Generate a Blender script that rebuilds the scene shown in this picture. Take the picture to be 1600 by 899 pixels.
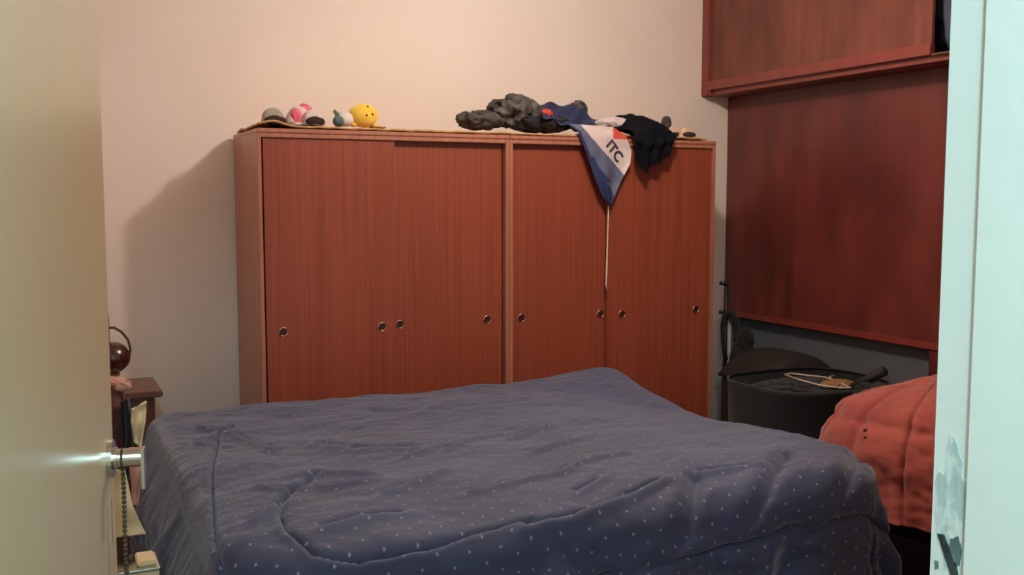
import bpy, bmesh, math, random
import numpy as np
from mathutils import Vector, Matrix, noise
random.seed(7); np.random.seed(7)
PI = math.pi
for o in list(bpy.data.objects): bpy.data.objects.remove(o)
S = bpy.context.scene; C = S.collection
# ------------------------------------------------------------------ camera
F, PITCH, YAW, CZ = 1569.5, 0.0887, 0.4411, 1.5
cd = bpy.data.cameras.new('camera'); cam = bpy.data.objects.new('camera', cd); C.objects.link(cam)
cd.sensor_width = 36; cd.lens = 36*F/1600; cd.clip_start = .02
cam.location = (0, 0, CZ); cam.rotation_euler = (PI/2-PITCH, 0, -YAW)
S.camera = cam
# ------------------------------------------------------------------ world, lamps, exposure
w = bpy.data.worlds.new('world'); S.world = w; w.use_nodes = True
w.node_tree.nodes['Background'].inputs[0].default_value = (.5, .6, .7, 1)
w.node_tree.nodes['Background'].inputs[1].default_value = .02
def lamp(name, typ, loc, power, col, size=.05, rot=(0,0,0)):
    l = bpy.data.lights.new(name, typ); l.energy = power; l.color = col
    if typ == 'AREA': l.size = size
    else: l.shadow_soft_size = size
    o = bpy.data.objects.new(name, l); o.location = loc; o.rotation_euler = rot; C.objects.link(o)
    return o
lamp('ceiling_bulb', 'POINT', (2.12, 3.20, 2.86), 82, (1.0, .89, .80), .06)          # the room's warm bulb
lamp('corridor_lamp', 'POINT', (-.06, -.35, 2.22), 90, (.54, .91, 1.0), .07)          # cool lamp over the corridor
S.view_settings.view_transform = 'Standard'; S.view_settings.look = 'None'
S.view_settings.exposure = 0.0; S.view_settings.gamma = 1; S.view_settings.use_curve_mapping = False

# ------------------------------------------------------------------ measuring helpers (photo sight lines onto real planes)
cy, sy, cp, sp = math.cos(YAW), math.sin(YAW), math.cos(PITCH), math.sin(PITCH)
def ray(px, py):
    a = (px-800)/F; b = (449.5-py)/F
    d = cp + b*sp; u = -sp + b*cp
    return Vector((a*cy + d*sy, -a*sy + d*cy, u))
def onY(px, py, Y): r = ray(px, py); return Vector((0,0,CZ)) + r*(Y/r.y)
def onX(px, py, X): r = ray(px, py); return Vector((0,0,CZ)) + r*(X/r.x)
def onZ(px, py, Z): r = ray(px, py); return Vector((0,0,CZ)) + r*((Z-CZ)/r.z)

# ------------------------------------------------------------------ materials
def lin(c): return tuple(((v/255)/12.92 if v/255 <= .04045 else ((v/255+.055)/1.055)**2.4) for v in c) + (1,)
def mat(name, c1, c2=None, rough=.6, scale=(4,4,4), detail=4, bump=0, metal=0, coat=0, bscale=None, lo=.35, hi=.65, spec=.5, sheen=0):
    m = bpy.data.materials.new(name); m.use_nodes = True; nt = m.node_tree; N = nt.nodes; L = nt.links
    b = N['Principled BSDF']; b.inputs['Roughness'].default_value = rough; b.inputs['Metallic'].default_value = metal
    b.inputs['Coat Weight'].default_value = coat; b.inputs['Coat Roughness'].default_value = .25
    b.inputs['Specular IOR Level'].default_value = spec
    if sheen: b.inputs['Sheen Weight'].default_value = sheen
    tc = N.new('ShaderNodeTexCoord'); mp = N.new('ShaderNodeMapping'); mp.inputs['Scale'].default_value = scale
    L.new(tc.outputs['Object'], mp.inputs[0])
    nz = N.new('ShaderNodeTexNoise'); nz.inputs['Scale'].default_value = 1; nz.inputs['Detail'].default_value = detail
    L.new(mp.outputs[0], nz.inputs[0])
    cr = N.new('ShaderNodeValToRGB'); cr.color_ramp.elements[0].position = lo; cr.color_ramp.elements[1].position = hi
    cr.color_ramp.elements[0].color = lin(c1); cr.color_ramp.elements[1].color = lin(c2 or c1)
    L.new(nz.outputs[0], cr.inputs[0]); L.new(cr.outputs[0], b.inputs['Base Color'])
    if bump:
        bp = N.new('ShaderNodeBump'); bp.inputs['Strength'].default_value = bump; bp.inputs['Distance'].default_value = .01
        src = nz.outputs[0]
        if bscale:
            n2 = N.new('ShaderNodeTexNoise'); n2.inputs['Scale'].default_value = bscale; n2.inputs['Detail'].default_value = 5
            L.new(tc.outputs['Object'], n2.inputs[0]); src = n2.outputs[0]
        L.new(src, bp.inputs['Height']); L.new(bp.outputs[0], b.inputs['Normal'])
    return m
M = {}
M['wall'] = mat('wall_paint', (240,226,214), (244,231,220), .75, (1.5,1.5,1.5), 3, .12, bscale=60)
M['wall_shaded'] = mat('wall_paint_shaded', (84,88,94), (92,96,102), .8, (2,2,2), 3, .12, bscale=60)  # right wall's shade put into a darker, bluer base colour
M['floor'] = mat('floor_wood', (62,44,34), (76,54,42), .5, (3,12,3), 5, .1)
M['door'] = mat('door_paint', (214,196,160), (218,201,166), .33, (1,1,3), 3, .06, bscale=14, coat=.25)
M['door'].node_tree.nodes['Principled BSDF'].inputs['Coat Roughness'].default_value = .2
M['jamb'] = mat('jamb_paint', (222,226,222), (228,232,228), .45, (3,3,1.5), 3, .1, bscale=25)
M['jamb_scuff'] = mat('jamb_scuff', (184,196,196), (216,224,220), .6, (24,60,30), 6, .3, lo=.46, hi=.56)
M['mortise'] = mat('mortise_dark', (26,40,44), (60,72,74), .7, (60,60,60))
M['mortise_grey'] = mat('mortise_grey', (84,104,108), (120,138,140), .7, (60,60,60))
def wood(name, c1, c2, sx, rough=.4, coat=.2, knots=False):
    m = mat(name, c1, c2, rough, (sx, sx, 1.2), 6, .05, coat=coat, lo=.3, hi=.7)
    if knots:
        nt = m.node_tree; N = nt.nodes; L = nt.links; b = N['Principled BSDF']
        tc = N.new('ShaderNodeTexCoord'); mp = N.new('ShaderNodeMapping'); mp.inputs['Scale'].default_value = (2.2,2.2,1.1); L.new(tc.outputs['Object'], mp.inputs[0])
        nz = N.new('ShaderNodeTexNoise'); nz.inputs['Scale'].default_value = 1.6; nz.inputs['Detail'].default_value = 2; L.new(mp.outputs[0], nz.inputs[0])
        cr = N.new('ShaderNodeValToRGB'); cr.color_ramp.elements[0].position = .33; cr.color_ramp.elements[0].color = (.55,.5,.5,1); cr.color_ramp.elements[1].position = .62
        L.new(nz.outputs[0], cr.inputs[0])
        mx = N.new('ShaderNodeMix'); mx.data_type = 'RGBA'; mx.blend_type = 'MULTIPLY'; mx.inputs[0].default_value = .9
        src = b.inputs['Base Color'].links[0].from_socket
        L.new(src, mx.inputs[6]); L.new(cr.outputs[0], mx.inputs[7]); L.new(mx.outputs[2], b.inputs['Base Color'])
    return m
M['ward'] = wood('wardrobe_veneer', (130,58,38), (154,74,50), 85)
M['ward_frame'] = wood('wardrobe_frame', (158,98,76), (182,118,92), 30)
M['ward_dark'] = wood('wardrobe_inner', (60,26,16), (76,34,22), 30)
M['loft'] = wood('red_panel_wood', (100,42,38), (122,56,48), 9, .45, .15, knots=True)
M['loft_door'] = wood('cabinet_door_wood', (108,52,40), (130,70,52), 14, .45, .15, knots=True)
M['loft_rail'] = wood('cabinet_rail_wood', (120,50,42), (138,62,50), 12, .4, .2)
M['brown'] = wood('brown_wood', (84,50,36), (104,64,46), 14)
M['dark_int'] = mat('dark_fabric', (60,63,80), (92,96,114), .9, (5,5,3))
M['brass'] = mat('brass', (205,165,120), (220,182,140), .25, metal=1)
M['cup'] = mat('cup_dark', (44,14,8), (58,20,12), .5)
M['chrome'] = mat('chrome', (205,205,200), (215,215,210), .16, metal=1)
M['cord'] = mat('cord_brown', (44,34,26), (88,70,50), .8, (150,150,150))
M['lampbrown'] = mat('lamp_brown', (58,22,18), (74,30,24), .22, (9,9,9), coat=.6)
M['maroon'] = mat('maroon_cloth', (72,28,30), (92,38,38), .9, (12,12,12), sheen=.3)
M['cream'] = mat('cream_cloth', (205,186,142), (218,200,160), .85, (14,14,14))
M['pinkcloth'] = mat('pink_cloth', (176,128,112), (190,140,124), .9, (14,14,14))
M['black'] = mat('black_cloth', (9,9,12), (18,19,24), .92, (12,12,12), sheen=.1)
M['ink_black'] = mat('ink_black_cloth', (6,8,14), (14,17,26), .95, (12,12,12), spec=.15)
M['blackplastic'] = mat('black_plastic', (14,14,16), (20,20,22), .5)
M['trunk'] = mat('trunk_brown', (24,17,16), (34,25,23), .7, (8,8,8))
M['wire'] = mat('hanger_white', (190,170,155), (200,180,165), .4)
M['card'] = mat('cardboard', (176,132,84), (196,152,100), .9, (9,9,9))
M['card_dark'] = mat('cardboard_brown', (104,74,44), (150,112,70), .9, (30,30,30))
M['camo'] = mat('camo_cloth', (48,44,42), (104,97,92), .95, (22,22,22), 3, .4)
M['grey'] = mat('grey_green_cloth', (56,50,46), (84,78,70), .95, (20,20,20), 3, .4)
M['navy'] = mat('navy_cloth', (24,30,62), (42,52,94), .85, (16,16,16))
M['midblue'] = mat('flag_blue', (32,38,78), (42,50,94), .8, (16,16,16))
M['greyblue'] = mat('flag_grey_blue', (82,88,112), (98,104,128), .8, (16,16,16))
M['flagwhite'] = mat('flag_white', (196,178,176), (212,194,190), .8, (16,16,16))
M['flagred'] = mat('flag_red', (180,58,44), (196,70,54), .8, (16,16,16))
M['ink'] = mat('ink', (44,40,52), (50,46,58), .8)
M['string'] = mat('white_string', (222,196,176), (230,206,186), .8)
M['teal'] = mat('toy_teal', (78,98,98), (96,116,112), .9, (40,40,40), 3, .3)
M['white'] = mat('toy_white', (214,208,206), (224,218,214), .85, (30,30,30))
M['pink'] = mat('shoe_pink', (214,84,112), (226,120,140), .8, (60,60,60), lo=.4, hi=.6)
M['shoewhite'] = mat('shoe_white', (206,186,184), (216,198,194), .7, (30,30,30))
M['shoegrey'] = mat('shoe_grey', (150,144,130), (164,158,144), .75, (30,30,30))
M['shoedark'] = mat('shoe_opening', (40,26,24), (52,34,30), .9)
M['yellow'] = mat('toy_yellow', (238,196,60), (246,208,84), .9, (30,30,30), 3, .3, sheen=.3)
M['beige'] = mat('beige_leather', (196,164,128), (206,176,142), .7, (30,30,30))
M['mattress'] = mat('mattress_cloth', (170,165,155), (180,175,165), .9)
M['orange'] = mat('orange_quilt', (146,60,52), (164,74,60), .85, (5,5,5), 4, .25, bscale=45, sheen=.3)

# duvet: printed dots in cloth coordinates (UV = metres)
def duvet_mat():
    m = mat('duvet_cloth', (42,48,76), (49,56,88), .72, (5,5,5), 4, .2, bscale=30, sheen=.25)
    nt = m.node_tree; N = nt.nodes; L = nt.links; b = N['Principled BSDF']
    uv = N.new('ShaderNodeUVMap'); uv.uv_map = 'cloth'
    def vm(op, a, bb=None):
        n = N.new('ShaderNodeVectorMath'); n.operation = op
        if isinstance(a, tuple): n.inputs[0].default_value = a
        else: L.new(a, n.inputs[0])
        if bb is not None:
            if isinstance(bb, tuple): n.inputs[1].default_value = bb
            else: L.new(bb, n.inputs[1])
        return n
    def ma(op, a, v=None):
        n = N.new('ShaderNodeMath'); n.operation = op
        L.new(a, n.inputs[0])
        if v is not None:
            if isinstance(v, (int, float)): n.inputs[1].default_value = v
            else: L.new(v, n.inputs[1])
        return n
    ds = []
    for off in ((0,0,0), (.5,.5,0)):
        s = vm('MULTIPLY', uv.outputs[0], (1/.085, 1/.06, 0))
        s2 = vm('ADD', s.outputs[0], off); fr = vm('FRACTION', s2.outputs[0])
        c = vm('SUBTRACT', fr.outputs[0], (.5,.5,0)); k = vm('MULTIPLY', c.outputs[0], (.085,.06,0))
        ln = N.new('ShaderNodeVectorMath'); ln.operation = 'LENGTH'; L.new(k.outputs[0], ln.inputs[0])
        ds.append(ln.outputs['Value'])
    mn = ma('MINIMUM', ds[0], ds[1])
    mr = N.new('ShaderNodeMapRange'); L.new(mn.outputs[0], mr.inputs[0])
    mr.inputs[1].default_value = .0018; mr.inputs[2].default_value = .0048; mr.inputs[3].default_value = .5; mr.inputs[4].default_value = 0
    mx = N.new('ShaderNodeMix'); mx.data_type = 'RGBA'
    L.new(mr.outputs[0], mx.inputs[0]); L.new(b.inputs['Base Color'].links[0].from_socket, mx.inputs[6])
    mx.inputs[7].default_value = lin((168,172,190)); L.new(mx.outputs[2], b.inputs['Base Color'])
    return m
M['duvet'] = duvet_mat()

# ------------------------------------------------------------------ building helpers
def box(bm, lo, hi, bev=0, rot=None):
    g = bmesh.ops.create_cube(bm, size=1)['verts']
    for v in g:
        v.co = Vector([lo[i] + (v.co[i]+.5)*(hi[i]-lo[i]) for i in range(3)])
    if bev:
        es = list({e for v in g for e in v.link_edges})
        bmesh.ops.bevel(bm, geom=es, offset=bev, segments=2, affect='EDGES')
def tube(bm, pts, r, seg=10, cap=True):
    pts = [Vector(p) for p in pts]; rs = r if isinstance(r, (list, tuple)) else [r]*len(pts)
    rings = []; prev = None
    for i, p in enumerate(pts):
        t = (pts[min(i+1, len(pts)-1)] - pts[max(i-1, 0)]).normalized()
        n = prev - t*prev.dot(t) if prev is not None else t.orthogonal()
        n.normalize(); prev = n; bb = t.cross(n)
        rings.append([bm.verts.new(p + (n*math.cos(2*PI*k/seg) + bb*math.sin(2*PI*k/seg))*rs[i]) for k in range(seg)])
    for a, b2 in zip(rings, rings[1:]):
        for k in range(seg): bm.faces.new((a[k], a[(k+1) % seg], b2[(k+1) % seg], b2[k]))
    if cap: bm.faces.new(rings[0][::-1]); bm.faces.new(rings[-1])
def lathe(bm, prof, seg=28, at=(0,0,0)):
    at = Vector(at); rings = []
    for r, z in prof:
        rings.append([bm.verts.new(at + Vector((r*math.cos(2*PI*k/seg), r*math.sin(2*PI*k/seg), z))) for k in range(seg)])
    for a, b2 in zip(rings, rings[1:]):
        for k in range(seg): bm.faces.new((a[k], a[(k+1) % seg], b2[(k+1) % seg], b2[k]))
    bm.faces.new(rings[0][::-1]); bm.faces.new(rings[-1])
def link(name, me, m, parent=None, smooth=False):
    o = bpy.data.objects.new(name, me); C.objects.link(o)
    for x in (m if isinstance(m, (list, tuple)) else [m]): me.materials.append(x)
    if smooth: me.polygons.foreach_set('use_smooth', [True]*len(me.polygons))
    if parent is not None:
        off = Vector(parent.location); pp = parent
        while pp.parent: pp = pp.parent; off = off + Vector(pp.location)
        me.transform(Matrix.Translation(-off)); o.parent = parent
    me.update(); return o
def obj(name, bm, m, parent=None, smooth=False, shift=None):
    me = bpy.data.meshes.new(name); bmesh.ops.recalc_face_normals(bm, faces=bm.faces[:]); bm.to_mesh(me); bm.free()
    return link(name, me, m, parent, smooth)
def boxes(name, lst, m, parent=None, bev=.002):
    bm = bmesh.new()
    for lo, hi in lst: box(bm, lo, hi, bev)
    return obj(name, bm, m, parent)
def tag(o, label, cat, group=None, kind=None):
    if label: o['label'] = label
    if cat: o['category'] = cat
    if group: o['group'] = group
    if kind: o['kind'] = kind
    return o
def thing(name, label, cat, loc, group=None):
    o = bpy.data.objects.new(name, None); C.objects.link(o); o.location = loc; o.empty_display_size = .05
    return tag(o, label, cat, group)
def struct(name, lst, m):
    o = boxes(name, lst, m, bev=0); o['kind'] = 'structure'; return o
def grid(name, P, m, parent=None, solid=.004, uv=None, idx=None, closed_u=False):
    nu, nv = P.shape[:2]
    vs = P.reshape(-1, 3).tolist(); fs = []
    for i in range(nu - (0 if closed_u else 1)):
        for j in range(nv-1):
            a = i*nv+j; b2 = ((i+1) % nu)*nv+j
            fs.append((a, b2, b2+1, a+1))
    me = bpy.data.meshes.new(name); me.from_pydata(vs, [], fs)
    if uv is not None:
        l = me.uv_layers.new(name='cloth'); U = uv.reshape(-1, 2)
        vi = np.empty(len(me.loops), dtype=np.int32); me.loops.foreach_get('vertex_index', vi)
        l.data.foreach_set('uv', U[vi].ravel())
    o = link(name, me, m, parent, True)
    if idx is not None: me.polygons.foreach_set('material_index', idx)
    if solid:
        md = o.modifiers.new('thickness', 'SOLIDIFY'); md.thickness = solid; md.offset = 0
    return o
def fbm(p, oct=4):
    return noise.fractal(Vector(p), .6, 2.1, oct)
def crumple(name, c, r, m, parent=None, amp=.25, freq=9, seed=0, rot=0, flat=None, res=5, ridged=True):
    bm = bmesh.new(); bmesh.ops.create_icosphere(bm, subdivisions=res, radius=1)
    R = Matrix.Rotation(rot, 3, 'Z'); c = Vector(c)
    for v in bm.verts:
        n = v.co.copy(); p = Vector((n.x*r[0], n.y*r[1], n.z*r[2]))
        q = p*freq + Vector((seed*3.7, seed*1.3, seed*2.9))
        d = fbm(q, 3)
        if ridged: d = .5 - abs(d)*1.6
        p = p*(1 + amp*d); p = R @ p + c
        if flat is not None and p.z < flat: p.z = flat + (p.z-flat)*.03
        v.co = p
    return obj(name, bm, m, parent, True)

# ------------------------------------------------------------------ setting
YW, YF = 5.215, 4.60
XL, C1, C2 = -.14, 3.76, 3.965
ZC, ZTOP = 2.13, 3.05
WX = C2+.06
struct('floor', [((-2, -1.6, -.1), (6, YW+.2, 0))], M['floor'])
struct('ceiling', [((-2, -1.6, ZTOP), (6, YW+.2, ZTOP+.1))], M['wall'])
struct('wall_back', [((XL-.2, YW, 0), (6, YW+.2, ZTOP))], M['wall'])
struct('wall_left', [((XL-.2, .56, 0), (XL, YW, ZTOP))], M['wall'])
struct('wall_right', [((WX, .56, 0), (6, YW, ZC)), ((WX+.55, .56, ZC), (6, YW, ZTOP))], M['wall_shaded'])
JX, HX, HEAD = .805, -.085, 2.06      # opening between the two jambs
struct('wall_front', [((-2, .50, 0), (HX-.045, .70, ZTOP)), ((JX+.045, .50, 0), (WX, .70, ZTOP)), ((HX-.045, .50, HEAD+.045), (JX+.045, .70, ZTOP))], M['wall'])
struct('wall_corridor', [((-2, -1.6, 0), (6, -1.5, ZTOP)), ((-2, -1.5, 0), (-1.9, .5, ZTOP)), ((2.2, -1.5, 0), (2.3, .5, ZTOP))], M['wall'])
# door frame: right jamb with rebate strip and stop, left jamb, head
yr0 = .661; JS = .797
fr = struct('door_frame_1', [((JS, yr0, 0), (JX+.045, .706, HEAD)), ((HX-.045, .50, 0), (HX-.012, .706, HEAD)), ((HX-.045, .50, HEAD), (JX+.045, .706, HEAD+.045))], M['jamb'])
boxes('door_stop', [((JS-.010, .495, 0), (JX+.045, yr0, HEAD))], M['jamb'], fr, .003)
boxes('casing', [((JX+.03, .485, 0), (JX+.11, .50, HEAD+.05))], M['jamb'], fr, .003)
# worn lock mortise on the rebate strip
def blot(name, cx_y, cz, ry, rz, seed, x, m, parent, n=28, th=.0012):
    bm = bmesh.new(); ring = []
    for k in range(n):
        a = 2*PI*k/n; s = 1 + .35*fbm((math.cos(a)*1.7+seed, math.sin(a)*1.7, seed), 3)
        ring.append((cx_y + ry*s*math.cos(a), cz + rz*s*math.sin(a)))
    a = [bm.verts.new((x, y, z)) for y, z in ring]; b2 = [bm.verts.new((x-th, y, z)) for y, z in ring]
    bm.faces.new(a); bm.faces.new(b2)
    for k in range(n): bm.faces.new((a[k], a[(k+1) % n], b2[(k+1) % n], b2[k]))
    return obj(name, bm, m, parent)
blot('worn_paint', .683, 1.205, .019, .060, 2.2, JS+.0004, M['jamb_scuff'], fr)
def px_patch(name, pts, m, x, seed):
    out = []
    for a, b2 in zip(pts, pts[1:]+pts[:1]):
        for k in range(3):
            f = k/3; out.append((a[0]*(1-f)+b2[0]*f+1.6*fbm((a[0]+f*9, seed, k), 2), a[1]*(1-f)+b2[1]*f+2.5*fbm((seed, a[1]+f*9, k), 2)))
    bm = bmesh.new(); A = [bm.verts.new(onX(p, q, JS)) for p, q in out]; B = [bm.verts.new(v.co+Vector((-x, 0, 0))) for v in A]
    bm.faces.new(A); bm.faces.new(B)
    for k in range(len(A)): bm.faces.new((A[k], A[(k+1) % len(A)], B[(k+1) % len(A)], B[k]))
    return obj(name, bm, m, fr)
px_patch('lock_mortise', [(1467,834),(1477,836),(1482,850),(1487,866),(1494,880),(1498,902),(1488,902),(1483,884),(1477,866),(1472,850)], M['mortise'], .0022, 1)
px_patch('chipped_paint', [(1487,842),(1499,838),(1503,860),(1500,884),(1492,876),(1486,860)], M['mortise_grey'], .0020, 5)
px_patch('chipped_paint', [(1462,876),(1467,878),(1467,888),(1463,889)], M['mortise_grey'], .0020, 9)

# ------------------------------------------------------------------ open door leaf
ang = math.atan2(1.49-.70, .085+.08)
H0 = Vector((-.08, .70, 0)); u = Vector((math.cos(ang), math.sin(ang), 0)); n = Vector((u.y, -u.x, 0))   # n points to the camera side
dr = thing('door_1', None, None, tuple(H0)); dr['kind'] = 'structure'
def frame_xform(o): o.data.transform(Matrix.Translation(H0) @ Matrix(((u.x, -n.x, 0, 0), (u.y, -n.y, 0, 0), (0, 0, 1, 0), (0, 0, 0, 1))).to_4x4() @ Matrix.Identity(4)); o.data.transform(Matrix.Translation(-H0)); o.data.update()
def dpart(name, bm, m, parent=dr, smooth=False):
    me = bpy.data.meshes.new(name); bmesh.ops.recalc_face_normals(bm, faces=bm.faces[:]); bm.to_mesh(me); bm.free()
    o = bpy.data.objects.new(name, me); C.objects.link(o); me.materials.append(m); o.parent = parent
    frame_xform(o)
    if smooth: me.polygons.foreach_set('use_smooth', [True]*len(me.polygons))
    return o
# local frame: +x along the leaf to its free edge, -y towards the visible face
LW = .807
bm = bmesh.new(); box(bm, (0, 0, .012), (LW, .04, 2.045), .003); dpart('door_leaf', bm, M['door'])
ZH = 1.147
bm = bmesh.new(); tube(bm, [(LW-.045, -.000, ZH), (LW-.045, -.007, ZH)], .026, 28)
rs = dpart('rosette', bm, M['chrome'], smooth=False)
bm = bmesh.new(); tube(bm, [(LW-.045, -.006, ZH), (LW-.045, -.012, ZH), (LW-.045, -.0125, ZH), (LW-.045, -.043, ZH)], [.015, .015, .0128, .0128], 24)
hd = dpart('lever_handle', bm, M['chrome'], smooth=False)
bm = bmesh.new(); box(bm, (LW-.060, -.047, ZH-.044), (LW-.034, -.043, ZH+.015), .002); dpart('lever_blade', bm, M['chrome'], hd)
bm = bmesh.new(); box(bm, (LW-.047, -.0015, ZH-.12), (LW-.039, 0, ZH-.055), .001); dpart('key_plate', bm, M['chrome'])
# beaded cord hanging from the handle stem
root = thing('cord', 'dark brown beaded cord hanging down from the chrome lever handle of the open door', 'cord', tuple(H0))
def cpart(name, bm, m, parent): return dpart(name, bm, m, parent, True)
bm = bmesh.new()
tube(bm, [(LW-.045, -.016+.013*math.cos(a), ZH+.013*math.sin(a)) if False else (LW-.045+.0125*math.cos(a), -.018, ZH+.0125*math.sin(a)) for a in np.linspace(0, 2*PI, 17)], .0018, 6)
for k in range(95):
    z = ZH-.016-k*.0066
    bmesh.ops.create_icosphere(bm, subdivisions=1, radius=.0036, matrix=Matrix.Translation((LW-.045+.002*math.sin(k*.3), -.018, z)))
cpart('bead_string', bm, M['cord'], root)

# ------------------------------------------------------------------ red wood built-in on the right wall
root = thing('wall_cupboard', 'reddish brown wall cupboard with sliding doors high on the right wall', 'cupboard', (C1, 4, ZC))
yb = [onX(px, 60, C1).y for px in (1095, 1107, 1240, 1455)]
yN = 2.2
boxes('stile', [((C1, yb[1], ZC+.0), (C1+.03, YW-.002, ZTOP-.01))], M['loft_rail'], root)
boxes('rail', [((C1-.004, yb[3]+.002, ZC+.031), (C1+.03, yb[1], ZC+.085))], M['loft_rail'], root)
boxes('apron', [((C1+.028, yN, ZC), (C1+.05, YW-.002, ZC+.033)), ((C1+.004, yb[1]-.02, ZC+.0), (C1+.03, YW-.002, ZC+.05))], M['loft_rail'], root)
boxes('bottom_panel', [((C1+.05, yN, ZC), (WX+.54, YW-.002, ZC+.025))], M['loft_rail'], root)
boxes('top_rail', [((C1, yN, ZTOP-.08), (C1+.03, yb[1], ZTOP-.005))], M['loft_rail'], root)
def slid(y0, y1, x, m):
    d = boxes('door', [((x, y0, ZC+.06), (x+.018, y1, ZTOP-.05))], m, root)
    return d
slid(yb[2]-.03, yb[1]+.01, C1+.022, M['loft_door'])
slid(yb[3], yb[2], C1+.004, M['loft_door'])
boxes('shelf', [((C1+.08, yN, ZC+.62), (WX+.5, YW-.01, ZC+.64))], M['brown'], root)
boxes('track', [((C1+.002, yN, ZC+.026), (C1+.05, yb[3], ZC+.036))], M['brown'], root)
tag(crumple('dark_bag', (C1+.21, yb[3]-.12, ZC+.26), (.13, .28, .25), M['dark_int'], None, .2, 5, 3, flat=ZC+.026), 'dark blue-grey bag inside the open right end of the high wall cupboard', 'bag')
bottom = thing('wood_panel', 'large dark red wooden panel fixed to the right wall beneath the high cupboard', 'panel', (C2, 4, .76))
yp = onX(1500, 300, C2).y
boxes('panel_board', [((C2, yp, .762), (C2+.045, YW-.002, ZC-.001))], M['loft'], bottom, .003)
boxes('bottom_trim', [((C2-.004, yp, .755), (C2+.002, YW-.002, .79))], M['loft_rail'], bottom, .002)
y1, y0 = onX(1449, 580, C2).y, onX(1472, 580, C2).y
boxes('post', [((C2+.005, y0, 0), (C2+.05, y1, .76))], M['loft'], bottom, .003)

# ------------------------------------------------------------------ wardrobes
X0, X1, XM, ZT = .905, 3.425, 2.1576, 1.815
def wardrobe(xa, xb, front_left, pulls, label):
    r = thing('wardrobe', label, 'wardrobe', ((xa+xb)/2, YF+.3, 0), 'wardrobes along the back wall')
    yb_ = YW-.03; t = .019
    for a in (xa+.0008, xb-t-.0008): boxes('side_panel', [((a, YF, 0), (a+t, yb_, ZT-t))], M['ward_frame'], r)
    boxes('top_panel', [((xa+.0008, YF-.003, ZT-t), (xb-.0008, yb_, ZT))], M['ward_frame'], r)
    boxes('top_rail', [((xa+t, YF+.002, ZT-t-.022), (xb-t, YF+.010, ZT-t))], M['ward_frame'], r)
    boxes('plinth', [((xa+t, YF+.01, 0), (xb-t, YF+.03, .08))], M['ward_frame'], r)
    boxes('bottom_panel', [((xa+t, YF+.004, .08), (xb-t, yb_, .10))], M['ward_frame'], r)
    boxes('back_panel', [((xa+t, yb_-.006, .1), (xb-t, yb_, ZT-t))], M['ward_dark'], r)
    xm = onY(617 if front_left else 948, 400, YF+.02).x
    for left in (True, False):
        fr_ = (left == front_left); yy = YF+.012 if fr_ else YF+.040
        a = xa+t+.004 if left else (xm-.03 if not fr_ else xm)
        b2 = (xm if fr_ else xm+.03) if left else xb-t-.006
        if left and fr_: a = xa+t+.010
        d = boxes('sliding_door', [((a, yy, .105), (b2, yy+.018, ZT-t-(.024 if fr_ else .02)))], M['ward'], r, .0015)
        for (px, py) in (pulls[:2] if left else pulls[2:]):
            p = onY(px, py, yy)
            bm = bmesh.new()
            ring = [(p.x+.0195*math.cos(q), yy-.001, p.z+.0195*math.sin(q)) for q in np.linspace(0, 2*PI, 25)]
            tube(bm, ring, .0032, 8, False)
            f = obj('finger_pull', bm, M['brass'], d, True)
            bm = bmesh.new(); tube(bm, [(p.x, yy-.0012, p.z), (p.x, yy+.001, p.z)], .0185, 24)
            o = obj('pull_recess', bm, M['cup'], d)
    return r
wardrobe(X0, XM, True, [(443,519),(597,511),(625,507),(761,500)], 'orange-brown sliding-door wardrobe on the left, with toys and shoes on top')
wardrobe(XM, X1, False, [(815,497),(938,491),(972,491),(1087,484)], 'orange-brown sliding-door wardrobe on the right, with a flag hanging over its doors')

# cardboard sheets lying on the wardrobe tops
def card(xa, xb, seed, label):
    nu, nv = 90, 16; P = np.zeros((nu, nv, 3))
    for i in range(nu):
        x = xa + (xb-xa)*i/(nu-1)
        for j in range(nv):
            t = j/(nv-1)
            y = YF+.004 + .012*fbm((x*5, seed, 0), 3) + (YW-.07-YF)*t
            z = ZT + .008 + .010*max(0, fbm((x*4, y*4, seed), 3)+.25)
            z += (.024*math.exp(-((x-xa-.06)/.07)**2)*(1-t)*(1 if seed == 1 else 0)) + .008*max(0, fbm((x*13, seed, 4), 2))*(t < .1)
            P[i, j] = (x, y, z)
    return tag(grid('cardboard_sheet', P, M['card'], solid=.009), label, 'cardboard')
card(X0+.012, XM-.01, 1, 'tan cardboard sheet covering the top of the left wardrobe')
card(XM+.01, X1-.06, 2, 'tan cardboard sheet covering the top of the right wardrobe')
ZS = ZT+.024   # resting height on the sheets
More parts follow.
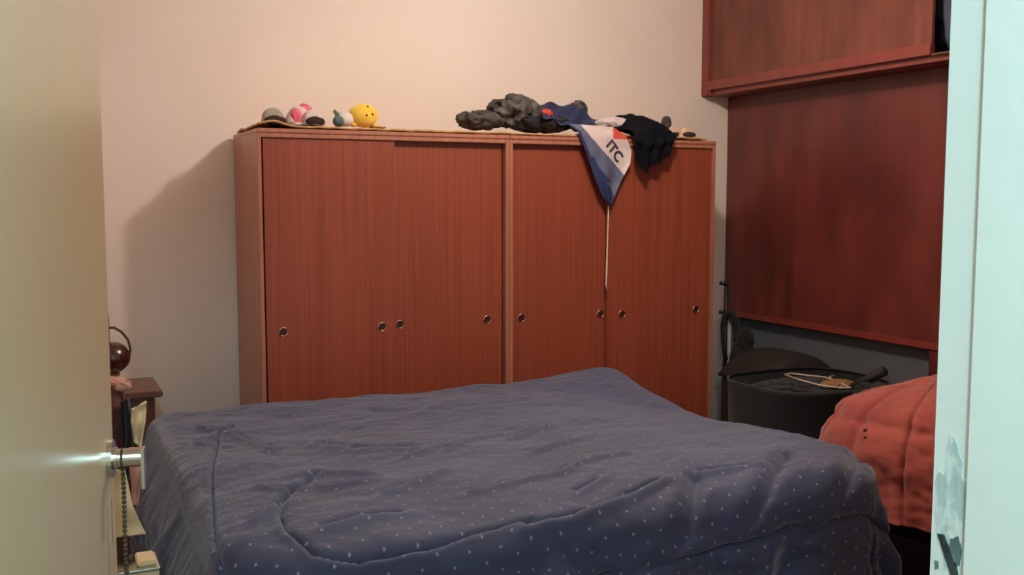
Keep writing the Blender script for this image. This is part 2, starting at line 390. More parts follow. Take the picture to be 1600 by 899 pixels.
# ---- small things on top of the left wardrobe
def clog(cx_, cyy, L_, W_, Hh, rot, m, label, group=None, accent=None, opendark=True):
    """low rounded child's shoe: domed toe, dark opening, sole"""
    r = thing('shoe', label, 'shoe', (cx_, cyy, ZS), group); R = Matrix.Rotation(rot, 4, 'Z')
    def place(bm): bmesh.ops.transform(bm, matrix=Matrix.Translation((cx_, cyy, ZS)) @ R, verts=bm.verts)
    bm = bmesh.new(); rings = []; nx, nk = 22, 20
    for i in range(nx):
        t = i/(nx-1); x = (t-.5)*L_
        wv = W_/2*math.sqrt(max(.02, 1-(2*t-1)**4))*(1-.15*math.sin(PI*t)*(t < .6))
        hv = Hh*(.62+.38*math.sin(PI*min(1, t*1.05)**1.0)) * math.sqrt(max(.03, 1-max(0, (t-.6)/.4)**2.5)) * math.sqrt(max(.05, 1-max(0, (.12-t)/.12)**2))
        rings.append([bm.verts.new((x, wv*math.cos(a)*(1 if math.sin(a) < .5 else .93), max(0.001, .006+hv*max(0, math.sin(a))))) for a in np.linspace(0, PI, nk)])
    for a, b2 in zip(rings, rings[1:]):
        for k in range(nk-1): bm.faces.new((a[k], a[k+1], b2[k+1], b2[k]))
    bm.faces.new(rings[0]); bm.faces.new(rings[-1])
    bm.faces.new([q[0] for q in rings] + [q[-1] for q in rings[::-1]])
    place(bm); obj('upper', bm, m, r, True)
    bm = bmesh.new(); bmesh.ops.create_cone(bm, segments=28, radius1=.5, radius2=.5, depth=.012, cap_ends=True)
    bmesh.ops.transform(bm, matrix=Matrix.Diagonal((L_*1.04, W_*1.05, 1, 1)), verts=bm.verts); bmesh.ops.translate(bm, vec=(0,0,.006), verts=bm.verts)
    place(bm); obj('sole', bm, M['shoewhite'], r)
    if opendark:
        bm = bmesh.new(); bmesh.ops.create_uvsphere(bm, u_segments=20, v_segments=12, radius=1)
        bmesh.ops.transform(bm, matrix=Matrix.Translation((0, -W_*.33, Hh*.22)) @ Matrix.Diagonal((L_*.44, W_*.24, Hh*.36, 1)), verts=bm.verts)
        place(bm); obj('opening', bm, M['shoedark'], r, True)
    if accent:
        bm = bmesh.new(); bmesh.ops.create_uvsphere(bm, u_segments=20, v_segments=12, radius=1)
        bmesh.ops.transform(bm, matrix=Matrix.Translation((.10*L_, -W_*.24*math.cos(rot), Hh*.42)) @ Matrix.Diagonal((L_*.24, W_*.32, Hh*.48, 1)), verts=bm.verts)
        place(bm); obj('patch', bm, accent, r, True)
    return r
def tx(px, dy=.12): return onY(px, 190, YF+dy).x
clog(tx(428), YF+.12, .115, .085, .072, 0, M['shoegrey'], "grey child's shoe with dark opening, leftmost on the wardrobe tops")
clog(tx(464), YF+.11, .120, .085, .085, PI, M['shoewhite'], "white child's shoe with bright pink patch beside the grey shoe", accent=M['pink'], opendark=False)
clog(tx(488, .10), YF+.07, .105, .080, .068, 0, M['shoewhite'], "pale lilac-white child's shoe with dark opening, right of the pink one")
tag(crumple('cloth_scrap', (tx(474, .2), YF+.22, ZS+.065), (.05,.04,.045), M['pink'], None, .2, 14, 8), 'small pink cloth scrap poking up behind the shoes', 'cloth')
# small teal and white soft toy
r = thing('soft_toy', 'small teal and white soft toy lying beside the yellow round toy', 'toy', (tx(533), YF+.12, ZS))
crumple('body', (tx(539), YF+.12, ZS+.036), (.045,.04,.036), M['white'], r, .08, 9, 1, res=4, ridged=False)
crumple('head', (tx(527), YF+.10, ZS+.024), (.026,.03,.026), M['teal'], r, .08, 9, 2, res=4, ridged=False)
bm = bmesh.new(); p = Vector((tx(527), YF+.11, ZS+.04)); tube(bm, [p, p+Vector((-.004,0,.02)), p+Vector((-.018,0,.036))], [.012,.011,.007], 10); obj('ear', bm, M['teal'], r, True)
# yellow round toy
r = thing('soft_toy', 'round yellow soft toy with small dark eyes on the left wardrobe', 'toy', (tx(568), YF+.12, ZS))
cxx = tx(568); cen = Vector((cxx, YF+.12, ZS+.056))
crumple('body', cen, (.072,.06,.058), M['yellow'], r, .05, 12, 4, res=4, ridged=False)
for dx, dz in ((-.002,-.002), (.028,.004), (.008,.040)):
    bm = bmesh.new(); yv = -.060*math.sqrt(max(0, 1-(dx/.072)**2-(dz/.058)**2)); bmesh.ops.create_icosphere(bm, subdivisions=2, radius=.0055, matrix=Matrix.Translation(cen+Vector((dx, yv, dz)))); obj('eye', bm, M['shoedark'], r, True)
for sx in (-.052, .05):
    crumple('foot', cen+Vector((sx, -.01, -.046)), (.014,.02,.010), M['yellow'], r, .05, 12, 5, res=3, ridged=False)
tag(crumple('cloth_scrap', (tx(592), YF+.14, ZS+.006), (.04,.04,.010), M['beige'], None, .1, 12, 2, flat=ZS-.004), 'flat beige cloth scrap right of the yellow toy', 'cloth')

# ---- clothes heap on the right
zt = ZT+.02
def topobj(name, px, py, Y, r_, m, label, cat, amp=.25, freq=9, seed=0, rot=0):
    p = onY(px, py, Y); return tag(crumple(name, p, r_, m, None, amp, freq, seed, rot, flat=zt), label, cat)
topobj('rolled_garment', 750, 188, YF+.16, (.125,.09,.048), M['grey'], 'rolled grey-green garment at the left end of the clothes heap', 'clothes', .3, 11, 1, .1)
topobj('camouflage_garment', 802, 174, YF+.18, (.125,.11,.078), M['camo'], 'crumpled grey patterned garment forming the highest hump of the clothes heap', 'clothes', .38, 10, 2, 0)
topobj('dark_garment', 846, 194, YF+.12, (.17,.10,.045), M['black'], 'flat black garment lying beneath the blue cloth in the heap', 'clothes', .3, 9, 5, -.1)
topobj('grey_garment', 836, 184, YF+.15, (.085,.08,.055), M['grey'], 'small grey-green bundle between the patterned garment and blue cloth', 'clothes', .3, 12, 3)
topobj('red_cloth', 853, 178, YF+.07, (.035,.03,.024), M['flagred'], 'small scrap of red cloth in front of the blue cloth', 'cloth', .25, 20, 4)
topobj('small_dark_garment', 902, 172, YF+.27, (.05,.05,.05), M['camo'], 'small dark bundle poking up behind the blue cloth', 'clothes', .3, 14, 7)
topobj('cream_cloth', 955, 193, YF+.10, (.095,.06,.034), M['flagwhite'], 'cream cloth lying between the blue flag and the black garment', 'cloth', .2, 10, 9, -.2)
topobj('dark_scrap', 1041, 192, YF+.2, (.026,.03,.034), M['grey'], 'small brown-grey bundle just right of the black garment', 'clothes', .3, 14, 11)

# flag: bunched on the top, its lower corner hanging over the front
def interp(pts, t):
    t = t*(len(pts)-1); i = min(int(t), len(pts)-2); f = t-i
    return (pts[i][0]*(1-f)+pts[i+1][0]*f, pts[i][1]*(1-f)+pts[i+1][1]*f)
flag = thing('flag', 'blue, white and red flag hanging in a point over the right wardrobe doors', 'flag', tuple(onY(948, 205, YF)))
Lp = [(884,193),(903,205),(915,236),(927,272),(938,300),(951,321)]
Rp = [(958,199),(978,212),(987,236),(985,256),(970,284),(955,321)]
nu, nv = 70, 60; P = np.zeros((nu, nv, 3)); PX = np.zeros((nu, nv, 2))
for i in range(nu):
    for j in range(nv):
        a, b2 = interp(Lp, j/(nv-1)), interp(Rp, j/(nv-1)); uu = i/(nu-1); tt = j/(nv-1)
        px, py = a[0]*(1-uu)+b2[0]*uu, a[1]*(1-uu)+b2[1]*uu
        fold = .009*math.sin(uu*9+tt*2.5)*min(1, tt*2+.3) + .006*math.sin(uu*17-1)*tt*.6
        Y = YF - .028 + fold + (.035*max(0, 1-tt*4))
        P[i, j] = onY(px, py, Y); PX[i, j] = (px, py)
idx = []
for i in range(nu-1):
    for j in range(nv-1):
        px, py = (PX[i, j]+PX[i+1, j+1])/2
        s = ((px-921)*59 - (py-211)*51)/78         # signed distance from the edge of the white half
        le = interp(Lp, j/(nv-1))[0]
        if s > 0: k = 3 if (px > 958 and py < 218 and s > 22) else 2
        elif px-le < 5+ (py-205)*.02: k = 0
        elif s < -22 and py < 285: k = 0
        elif abs((px-925)-(py-250)*.52) < 5 and py > 245: k = 0  # shade of the fold, painted as a dark blue band
        else: k = 1
        if py > 312: k = 0
        idx.append(k)
FL = P.copy(); grid('hanging_corner', P, [M['midblue'], M['greyblue'], M['flagwhite'], M['flagred']], flag, .003, idx=idx)
# bunched part on the top
nu, nv = 60, 40; P = np.zeros((nu, nv, 3))
Tp = [(838,163),(862,162),(890,166),(905,168),(925,184),(955,202)]; Bp = [(848,182),(868,190),(888,198),(905,206),(925,208),(958,212)]
for i in range(nu):
    for j in range(nv):
        uu, tt = i/(nu-1), j/(nv-1); a, b2 = interp(Tp, uu), interp(Bp, uu)
        yy = YF+.19-.19*tt+.012*math.sin(uu*20+tt*4)
        P[i, j] = onY(a[0]*(1-tt)+b2[0]*tt, a[1]*(1-tt)+b2[1]*tt + 2.5*math.sin(uu*26+tt*7), yy)
        P[i, j, 2] = max(P[i, j, 2], ZT+.02 if yy > YF-.004 else 0)
grid('bunched_cloth', P, M['navy'], flag, .006)
# lettering on the white half
fc = bpy.data.curves.new('lettering', 'FONT'); fc.body = 'ITC'; fc.size = .078; fc.offset = .0016; fc.extrude = .0008; fc.align_x = 'CENTER'; fc.align_y = 'CENTER'
to = bpy.data.objects.new('tmp', fc); C.objects.link(to); bpy.context.view_layer.update()
me = bpy.data.meshes.new_from_object(to.evaluated_get(bpy.context.evaluated_depsgraph_get())); bpy.data.objects.remove(to)
pc = onY(965, 236, YF-.062)
me.transform(Matrix.Translation(pc) @ Matrix.Rotation(math.radians(49), 4, 'Y') @ Matrix.Rotation(PI/2, 4, 'X'))
Q = FL.reshape(-1, 3)
for v in me.vertices:
    k = int(np.argmin((Q[:, 0]-v.co.x)**2+(Q[:, 2]-v.co.z)**2)); v.co.y = Q[k, 1]-.0045+(v.co.y-pc.y)
link('lettering', me, M['ink'], flag)
# hanging string
bm = bmesh.new(); tube(bm, [onY(px, py, YF-.012) for px, py in ((951,318),(950,345),(949,380),(948,420),(947,446),(950,456))], [.0025,.003,.004,.005,.004,.002], 8)
obj('string', bm, M['string'], flag, True)
# black garment over the front edge
nu, nv = 60, 60; P = np.zeros((nu, nv, 3))
ga0, ga1, gb0, gb1 = [onY(p, 200, YF).x for p in (948, 1044, 979, 1044)]
for i in range(nu):
    uu = i/(nu-1)
    drop = np.interp(uu, [0, .12, .28, .42, .6, .75, .9, 1], [.09, .16, .205, .165, .155, .125, .10, .03])
    hump = np.interp(uu, [0, .2, .45, .75, .9, 1], [.035, .085, .115, .10, .07, .02])
    for j in range(nv):
        tt = j/(nv-1); w_ = min(1, tt/.5); x = (ga0*(1-w_)+gb0*w_)*(1-uu)+(ga1*(1-w_)+gb1*w_)*uu
        if tt < .5:
            q = tt/.5; y = YF+.34-q*.40; z = ZT+.022+hump*math.sin(PI*min(1, .08+q*.82))**.7*(1 if q < .9 else (1-q)/.1*.6+.4)+.012*fbm((x*14, y*14, 1), 3)
        else:
            q = (tt-.5)/.5; y = YF-.060-.02*math.sin(min(1, q*2)*PI)-.010*(1+math.sin(uu*22+q*2))*min(1, q*3)
            z = ZT+.022+hump*.28*(1-min(1, q*6)) - drop*q
        P[i, j] = (x+(.5-uu)*.03*max(0, tt-.5), y, z)
tag(grid('black_garment', P, M['ink_black'], solid=.006), 'black garment heaped on the right wardrobe and hanging over its front', 'clothes')
# beige shoes at the right end
for px, dy, lab in ((1054, .10, 'beige shoe with black opening, beside the black garment'), (1074, .06, 'beige shoe with black opening, rightmost item on the wardrobe top')):
    q = clog(tx(px, dy), YF+dy, .10, .06, .045, PI*.0, M['beige'], lab, 'beige shoes at the right end')

# ------------------------------------------------------------------ bed and duvet
BX0, BX1, BY0, BY1, BZ = .34, 2.39, 2.22, 3.97, .70
bed = thing('bed', 'double bed hidden beneath the blue duvet in front of the wardrobes', 'bed', ((BX0+BX1)/2, (BY0+BY1)/2, 0))
boxes('mattress', [((BX0+.06, BY0+.06, .38), (BX1-.06, BY1-.06, .60))], M['mattress'], bed, .03)
boxes('bed_base', [((BX0+.07, BY0+.07, .18), (BX1-.07, BY1-.07, .38))], M['brown'], bed, .01)
for x in (BX0+.12, BX1-.2):
    for y in (BY0+.12, BY1-.2): boxes('leg', [((x, y, 0), (x+.07, y+.07, .18))], M['brown'], bed, .004)
def seg_d(Sx, Sy, pts):
    d = np.full(Sx.shape, 9.); sd = np.zeros(Sx.shape)
    for (ax, ay), (bx, by) in zip(pts, pts[1:]):
        vx, vy = bx-ax, by-ay; l2 = vx*vx+vy*vy+1e-9
        t = np.clip(((Sx-ax)*vx+(Sy-ay)*vy)/l2, 0, 1); e = np.hypot(Sx-ax-t*vx, Sy-ay-t*vy)
        s = ((Sx-ax)*vy-(Sy-ay)*vx)/math.sqrt(l2)
        sd = np.where(e < d, s, sd); d = np.minimum(d, e)
    return d, sd
OL, OR, ON, OF = .50, .52, .60, .35
nu, nv = 500, 430
s_ = np.linspace(BX0-OL, BX1+OR, nu); t_ = np.linspace(BY0-ON, BY1+OF, nv)
Sx, Sy = np.meshgrid(s_, t_, indexing='ij')
rr = .07
Rc = .10 + .11*np.exp(-((Sx-2.4)/.7)**2-((Sy-2.2)/.7)**2) + .10*np.exp(-((Sx-.3)/.5)**2-((Sy-2.2)/.5)**2)   # plan radius of the corners
cxs, cys = np.clip(Sx, BX0+Rc, BX1-Rc), np.clip(Sy, BY0+Rc, BY1-Rc)
dx, dy = Sx-cxs, Sy-cys; d0 = np.hypot(dx, dy)+1e-9; ux, uy = dx/d0, dy/d0; dist = np.maximum(0, d0-(Rc-rr)); base = np.minimum(d0, Rc-rr)
arc = np.minimum(dist/rr, PI/2); hang = np.maximum(0, dist-rr*PI/2)
hor = rr*np.sin(arc); drop = rr*(1-np.cos(arc))+hang
per = cxs*1.0+cys*1.0+np.arctan2(dy, dx)*.5
def vnoise(A, B, f, seed, oc=3):
    out = np.zeros(A.shape)
    fl = out.ravel(); a = A.ravel(); b = B.ravel()
    for k in range(len(fl)): fl[k] = noise.fractal(Vector((a[k]*f, b[k]*f, seed)), .8, 2.0, oc)
    return fl.reshape(A.shape)
n1 = vnoise(Sx, Sy, 2.2, 1.5, 2); n2 = vnoise(Sx, Sy*1.6, 6, 7.5, 3)
Ff = np.minimum(1, hang/.25)
fold = (.022*np.sin(per*17+n1*3)+.014*np.sin(per*31+n1*5)+.02*n2)*Ff
flare = (.06*np.minimum(1, hang/.12) - .10*np.maximum(0, hang-.22))*np.clip(-ux*1.5, 0, 1) + .10*hang*(ux > .3) + .04*hang
X = cxs+ux*(base+hor+fold+flare); Y = cys+uy*(base+hor+fold+flare); Z = BZ-drop
# height of the stuffed top
gb = lambda x0, y0, sx, sy_, a: a*np.exp(-((Sx-x0)/sx)**2-((Sy-y0)/sy_)**2)
top = np.exp(-(hang/.10)**2)
Z += top*(-.035*np.exp(-((Sy-2.22)/.22)**2)*(1-.6*np.exp(-((Sx-2.2)/.35)**2))+.016*n1+.006*n2 + gb(2.22, 3.88, .20, .26, .035) - gb(2.45, 3.25, .40, .40, .075) - gb(2.1, 2.95, .3, .25, .0) + gb(1.1, 3.9, .6, .2, -.012) + gb(1.75, 2.42, .35, .15, .02) - gb(.75, 3.55, .28, .22, .02))
# quilting seams and creases
def px2(pts, z=BZ): return [(onZ(a, b, z).x, onZ(a, b, z).y) for a, b in pts]
def groove(pts, dep, wd, ridge=0):
    global Z
    dep, ridge = dep*1.7, ridge*1.5
    d, sd = seg_d(Sx, Sy, pts)
    Z = Z - dep*np.exp(-(d/wd)**2)
    if ridge: Z = Z + ridge*np.exp(-((sd-wd*2)/(wd*1.6))**2)*np.exp(-(d/(wd*4))**2)
seam_in = px2([(500,736),(470,760),(442,782),(437,805),(450,830),(490,848),(560,845),(660,828),(750,806),(830,792)])
groove(seam_in, .012, .010, .006)
groove([(.60,3.6),(.53,3.45),(.43,2.95),(.36,2.45),(.345,2.2)], .012, .009, .006)
Z0 = Z.copy()
# seam on the hanging near side: groove pushed inward
d, _ = seg_d(Sx, Sy, [(BX1+OR, 2.10), (2.3, 2.11), (1.9, 2.10), (1.5, 2.08), (1.0, 2.02), (.5, 2.02)])
g = np.exp(-(d/.012)**2); puff = np.exp(-((d-.05)/.045)**2)
Y += .022*g*(uy < -.2); Y -= .012*puff*(uy < -.2)
# right end seam
for pts, dep, wd in (
    ([(800,684),(845,672)], .010, .010), ([(700,704),(735,690),(762,682)], .010, .011), ([(832,708),(862,697),(885,690)], .012, .011),
    ([(738,766),(800,752),(870,738),(900,722),(960,712)], .012, .010), ([(828,798),(890,787),(960,770),(1025,750)], .015, .011),
    ([(1095,737),(1135,733),(1172,729)], .008, .009), ([(605,770),(640,758),(682,745)], .013, .012), ([(510,818),(560,806),(620,796)], .011, .014),
    ([(395,812),(420,798),(440,788)], .014, .012), ([(425,764),(450,768),(480,760),(560,752)], .010, .012), ([(325,668),(360,672),(405,690),(430,700)], .012, .012),
    ([(305,695),(335,682)], .010, .010), ([(500,688),(560,700),(640,700)], .006, .02), ([(590,640),(700,640),(820,625)], .004, .03), ([(480,740),(520,735),(570,738)], .012, .014),
    ([(640,712),(690,700)], .010, .010), ([(900,760),(930,748)], .008, .010)):
    groove(px2(pts), dep*1.6, wd*1.1, dep*1.1)
# diagonal slack folds near the front edge
for k, (a, b2) in enumerate((((980,830),(1080,860)), ((900,838),(1010,880)), ((1085,775),(1075,830)), ((850,850),(900,890)), ((1010,845),(1060,835)), ((1340,730),(1310,800)), ((1230,745),(1180,800)))):
    groove(px2([a, b2], .64), .013, .024, .007)
Z = np.maximum(Z, .02+.01*np.abs(n2))
P = np.stack([X, Y, Z], -1); UV = np.stack([Sx, Sy], -1)
dv = grid('duvet', P, M['duvet'], None, .010, uv=UV)
tag(dv, 'dark blue quilted duvet with tiny pale dots spread over the bed', 'duvet')

# ------------------------------------------------------------------ left corner: nightstand, lamp, chair with clothes
ns = thing('nightstand', 'brown wooden nightstand in the far left corner beyond the bed', 'nightstand', (.16, 4.45, 0))
boxes('body', [((-.11, 4.30, .06), (.41, 4.62, .69))], M['brown'], ns, .004)
boxes('top_board', [((-.12, 4.27, .69), (.44, 4.64, .715))], M['brown'], ns, .005)
boxes('door', [((-.09, 4.288, .10), (.39, 4.300, .66))], M['brown'], ns, .003)
for x in (-.10, .36):
    for y in (4.32, 4.57): boxes('foot', [((x, y, 0), (x+.04, y+.04, .06))], M['brown'], ns, .002)
lp = onY(176, 560, 4.42)
lm = thing('lamp', 'dark brown glossy table lamp with a ball body and looped wire on the nightstand', 'lamp', (lp.x, 4.42, .715))
bm = bmesh.new(); lathe(bm, [(.058,0),(.06,.008),(.05,.018),(.02,.028),(.014,.05)], at=(lp.x, 4.42, .7155)); obj('base', bm, M['pinkcloth'], lm, True)
bm = bmesh.new(); lathe(bm, [(.014,.045),(.026,.052),(.026,.062),(.014,.07)], at=(lp.x, 4.42, .7155)); obj('collar', bm, M['card_dark'], lm, True)
bm = bmesh.new(); prof = [(.012,.072)]+[(.001+.070*math.sin(a)*(1 if a < PI/2 else (.45+.55*math.sin(a))), lp.z-.7155-.0+.068*math.cos(a)) for a in np.linspace(PI*.93, .05, 16)]
lathe(bm, prof, at=(lp.x, 4.42, .7155)); obj('ball_body', bm, M['lampbrown'], lm, True)
bm = bmesh.new(); tube(bm, [(lp.x-.02, 4.42, lp.z+.05), (lp.x-.02, 4.42, lp.z+.16), (lp.x-.022, 4.42, lp.z+.20), (lp.x-.04, 4.42, lp.z+.225)], .012, 10); obj('stem', bm, M['lampbrown'], lm, True)
bm = bmesh.new(); tube(bm, [(lp.x-.04, 4.42, lp.z+.22), (lp.x-.045, 4.42, lp.z+.27)], .005, 8); bmesh.ops.create_icosphere(bm, subdivisions=3, radius=.022, matrix=Matrix.Translation((lp.x-.043, 4.42, lp.z+.285))); obj('finial', bm, M['lampbrown'], lm, True)
bm = bmesh.new(); tube(bm, [onY(px, py, 4.40) for px, py in ((166,513),(178,512),(190,519),(200,531),(204,546),(201,562),(192,573),(182,578))], .0052, 8); obj('wire_loop', bm, M['cord'], lm, True)

ch = thing('chair', 'dark wooden chair half hidden behind the open door, heaped with clothes', 'chair', (.04, 2.75, 0))
boxes('seat', [((-.13, 2.52, .44), (.20, 2.92, .465))], M['brown'], ch, .006)
for x, y, h in ((-.125, 2.53, .44), (.165, 2.53, .44), (-.125, 2.885, .98), (.165, 2.885, .98)): boxes('leg', [((x, y, 0), (x+.032, y+.032, h))], M['brown'], ch, .003)
boxes('back_rail', [((-.095, 2.89, .86), (.165, 2.91, .95))], M['brown'], ch, .003)
boxes('back_slat', [((-.095, 2.89, .62), (.165, 2.91, .68))], M['brown'], ch, .003)
def drape(name, pl, pr, Y, m, label, fold=.012, k=8, thick=.006):
    nu, nv = 26, 36; P = np.zeros((nu, nv, 3))
    for i in range(nu):
        for j in range(nv):
            uu, tt = i/(nu-1), j/(nv-1); a, b2 = interp(pl, tt), interp(pr, tt)
            P[i, j] = onY(a[0]*(1-uu)+b2[0]*uu, a[1]*(1-uu)+b2[1]*uu, Y+fold*math.sin(uu*k+tt*2)+.006*math.sin(tt*9))
    return tag(grid(name, P, m, solid=thick), label, 'clothes')
drape('maroon_garment', [(150,600),(150,650),(152,700)], [(188,604),(200,640),(196,705)], 2.862, M['maroon'], 'maroon garment draped over the chair back beside the door edge')
crumple_o = tag(crumple('pink_cloth', onY(170, 603, 2.90), (.055,.04,.022), M['pinkcloth'], None, .25, 18, 3), 'small pinkish cloth bunched on top of the chair back', 'cloth')
drape('black_garment', [(190,628),(193,680),(190,760),(196,800)], [(202,622),(212,690),(207,760),(210,812)], 2.845, M['black'], 'narrow black garment hanging between the maroon and cream cloths')
drape('cream_cloth', [(206,640),(205,660),(209,690)], [(229,627),(226,660),(219,700)], 2.835, M['cream'], 'pointed cream cloth hanging at the upper right of the chair', .006)
drape('pale_pink_garment', [(203,700),(204,740),(207,790)], [(224,700),(222,740),(214,790)], 2.80, M['pinkcloth'], 'pale pink garment hanging just below the door handle', .006)
drape('cream_garment', [(176,735),(172,780),(168,842)], [(194,735),(206,790),(228,835)], 2.74, M['cream'], 'wide cream garment with a flared hem hanging below the door handle', .010, 6)
r = thing('box', 'small cream box with a metal rim standing on the chair seat', 'box', (.13, 2.66, .466))
q = onY(228, 885, 2.6)
boxes('body', [((q.x-.065, 2.58, .466), (q.x+.03, 2.70, q.z-.006))], M['cream'], r, .004)
boxes('rim', [((q.x-.067, 2.578, q.z-.008), (q.x+.032, 2.702, q.z))], M['chrome'], r, .002)
boxes('lid', [((q.x-.02, 2.60, q.z), (q.x+.025, 2.68, q.z+.012))], M['cream'], r, .003)

# ------------------------------------------------------------------ right corner: hamper, trunk, stand, armchair with orange quilt
hp = thing('laundry_hamper', 'large black laundry hamper with a wire hanger on its open top', 'hamper', (3.42, 3.80, 0))
def ring_shell(cx_, cyy, prof, p=3.2, seg=56):
    P = np.zeros((seg, len(prof), 3))
    for i in range(seg):
        a = 2*PI*i/seg; c, s = math.cos(a), math.sin(a); e = 2/p
        for j, (rx, ry, z) in enumerate(prof):
            k = 1+.012*math.sin(a*9+z*12)
            P[i, j] = (cx_+rx*k*math.copysign(abs(c)**e, c), cyy+ry*k*math.copysign(abs(s)**e, s), z)
    return P
P = ring_shell(3.42, 3.82, [(.01,.01,.01),(.30,.26,.01),(.32,.28,.03),(.335,.29,.2),(.345,.30,.4),(.36,.31,.585),(.365,.315,.60),(.355,.305,.605)])
grid('body', P, M['black'], hp, .006, closed_u=True)
crumple('dark_laundry', (3.42, 3.80, .545), (.30, .25, .055), M['black'], hp, .25, 8, 6)
hg = thing('wire_hanger', 'pale wire coat hanger lying on top of the black hamper', 'hanger', (3.42, 3.75, .62))
bm = bmesh.new(); zz = .612
pts = [onZ(px, py, zz) for px, py in ((1310,606),(1280,602),(1250,594),(1226,586),(1236,584),(1262,587),(1290,590),(1308,596),(1322,603),(1330,607),(1310,606))]
tube(bm, pts, .0042, 8); obj('wire', bm, M['wire'], hg, True)
bm = bmesh.new(); tube(bm, [onZ(px, py, zz) for px, py in ((1308,597),(1300,593),(1296,589),(1304,587))], .0032, 8); obj('hook', bm, M['wire'], hg, True)
tag(crumple('brown_cloth', onZ(1308, 601, .60), (.09,.06,.022), M['card_dark'], None, .25, 14, 5), 'small brown cloth bunched under the wire hanger', 'cloth')
bm = bmesh.new(); a, b2 = onY(1318, 612, 3.66), onY(1382, 580, 3.44); tube(bm, [a, a.lerp(b2, .5), b2], [.016,.020,.024], 12)
tag(obj('wooden_stick', bm, M['trunk'], None, True), 'short brown wooden stick poking out of the black hamper', 'stick')
tag(crumple('black_bundle', onY(1362, 618, 3.42), (.09,.07,.06), M['black'], None, .3, 9, 12), 'black bundle lying between the hamper and the orange quilt', 'clothes')
# round-topped trunk behind
tr = thing('trunk', 'dark brown round-topped trunk against the right wall behind the hamper', 'trunk', (3.70, 4.31, 0))
boxes('body', [((3.46, 4.15, .0), (3.94, 4.58, .50))], M['trunk'], tr, .02)
bm = bmesh.new(); rings = []
for y in np.linspace(4.14, 4.59, 20):
    f = math.sqrt(max(.05, 1-abs((y-4.365)/.23)**6))
    rings.append([bm.verts.new((3.70+.245*math.cos(a), y, .50+.16*f*math.sin(a))) for a in np.linspace(0, PI, 24)])
for a, b2 in zip(rings, rings[1:]):
    for k in range(23): bm.faces.new((a[k], a[k+1], b2[k+1], b2[k]))
bm.faces.new(rings[0]); bm.faces.new(rings[-1]); bm.faces.new([q[0] for q in rings]+[q[-1] for q in rings[::-1]])
obj('lid', bm, M['trunk'], tr, True)
boxes('clasp', [((3.68, 4.133, .47), (3.73, 4.15, .54))], M['blackplastic'], tr, .002)
# dark coat stand with black bag in the gap
sx = onY(1134, 500, 4.78).x
st = thing('stand', 'thin dark stand in the gap between right wardrobe and red panel', 'stand', (sx, 4.78, 0))
bm = bmesh.new(); tube(bm, [(sx, 4.78, .02), (sx, 4.78, 1.02)], .012, 10); obj('pole', bm, M['blackplastic'], st, True)
bm = bmesh.new(); lathe(bm, [(.13,0),(.13,.012),(.02,.03)], at=(sx, 4.78, 0)); obj('base', bm, M['blackplastic'], st)
for z, x_ in ((1.00, -.05), (.83, -.05), (.80, .04)):
    bm = bmesh.new(); tube(bm, [(sx, 4.78, z-.01), (sx+x_*.6, 4.77, z), (sx+x_, 4.77, z+.006)], [.011,.009,.013], 8); obj('hook', bm, M['blackplastic'], st, True)
bg = thing('bag', 'black shoulder bag with a long strap hanging from the thin stand', 'bag', (sx+.04, 4.72, .0))
crumple('body', (sx+.065, 4.70, .36), (.09, .08, .33), M['black'], bg, .2, 6, 9)
bm = bmesh.new(); tube(bm, [(sx-.02, 4.745, .55), (sx-.04, 4.75, .66), (sx-.042, 4.755, .76), (sx-.02, 4.76, .835), (sx+.02, 4.755, .83), (sx+.045, 4.75, .78), (sx+.05, 4.74, .70), (sx+.06, 4.72, .58)], [.014,.013,.013,.018,.022,.020,.024,.03], 10); obj('strap', bm, M['black'], bg, True)
crumple('flap', (sx+.075, 4.70, .66), (.055, .05, .09), M['black'], bg, .3, 10, 14)
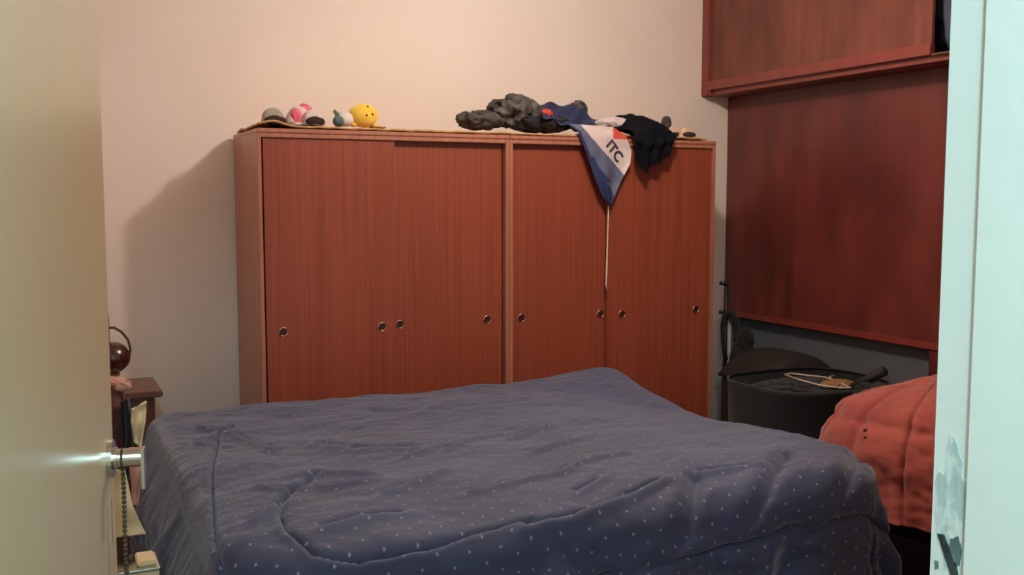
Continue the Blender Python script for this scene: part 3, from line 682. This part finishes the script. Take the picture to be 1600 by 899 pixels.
# armchair under orange quilt
AX, AY = 3.33, 2.92
ac = thing('armchair', 'dark armchair hidden beneath the orange quilt by the door jamb', 'armchair', (AX, AY, 0))
boxes('seat', [((AX-.26, AY-.26, .14), (AX+.30, AY+.26, .40))], M['trunk'], ac, .04)
boxes('backrest', [((AX+.02, AY-.22, .40), (AX+.28, AY+.2, .62))], M['trunk'], ac, .05)
for x in (AX-.22, AX+.22):
    for y in (AY-.22, AY+.18): boxes('leg', [((x, y, 0), (x+.045, y+.045, .14))], M['brown'], ac, .003)
nu, nv = 260, 110; P = np.zeros((nu, nv, 3))
for i in range(nu):
    a = 2*PI*i/nu
    for j in range(nv):
        t = j/(nv-1); ph = t*PI/2*1.02
        if t < .62: q = t/.62; rad = math.sin(q*PI/2)**.9; z = .41+.345*math.cos(q*PI/2)**.8
        else: q = (t-.62)/.38; rad = 1+.04*q; z = .41-.15*q
        c, s = math.cos(a), math.sin(a); e = 2/2.6
        x = AX+.03 + .50*rad*math.copysign(abs(c)**e, c); y = AY+.0 + .43*rad*math.copysign(abs(s)**e, s)
        # quilting channels run from the crown to the hem, wrinkles between
        ch_ = abs(math.sin(a*7+.25*math.sin(t*3))); g = -.024*math.exp(-(ch_/.13)**2)*min(1, t*3)
        wr = .012*fbm((x*7, y*7, z*7), 3) + (.012*math.sin(a*23+z*6) if t > .62 else 0)*q
        roll = .012*math.exp(-((t-.34)/.05)**2) - .008*math.exp(-((t-.42)/.025)**2)
        dr_ = g+wr+roll*(1 if -2.9 < 0 else 0)
        nx_, ny_, nz_ = c*rad, s*rad, max(0, z-.41)*2
        l = math.sqrt(nx_**2+ny_**2+nz_**2)+1e-6
        P[i, j] = (x+nx_/l*dr_, y+ny_/l*dr_, max(.03, z+nz_/l*dr_+.02*math.sin(a*2+1)))
qo = grid('orange_quilt', P, M['orange'], None, .010, closed_u=True)
E_ = np.array([[((p := Vector(q)-Vector((0,0,CZ))).x*cy-p.y*sy), p.x*sy+p.y*cy, p.z] for q in P.reshape(-1, 3)])
dep_ = E_[:, 1]*cp-E_[:, 2]*sp; ax_ = 800+F*E_[:, 0]/dep_; ay_ = 449.5-F*(E_[:, 2]*cp+E_[:, 1]*sp)/dep_
for (tx_, ty_, rr_) in ((1352, 672, .011), (1354, 684, .008)):
    k = int(np.argmin((ax_-tx_)**2+(ay_-ty_)**2+((dep_-dep_.min())*6)**2)); bm = bmesh.new()
    bmesh.ops.create_icosphere(bm, subdivisions=2, radius=rr_, matrix=Matrix.Translation(Vector(P.reshape(-1, 3)[k].tolist()))); obj('tuft', bm, M['shoedark'], qo, True)
tag(qo, 'orange-red quilted blanket heaped over the armchair between bed and door jamb', 'blanket')
print('objects', len(bpy.data.objects))
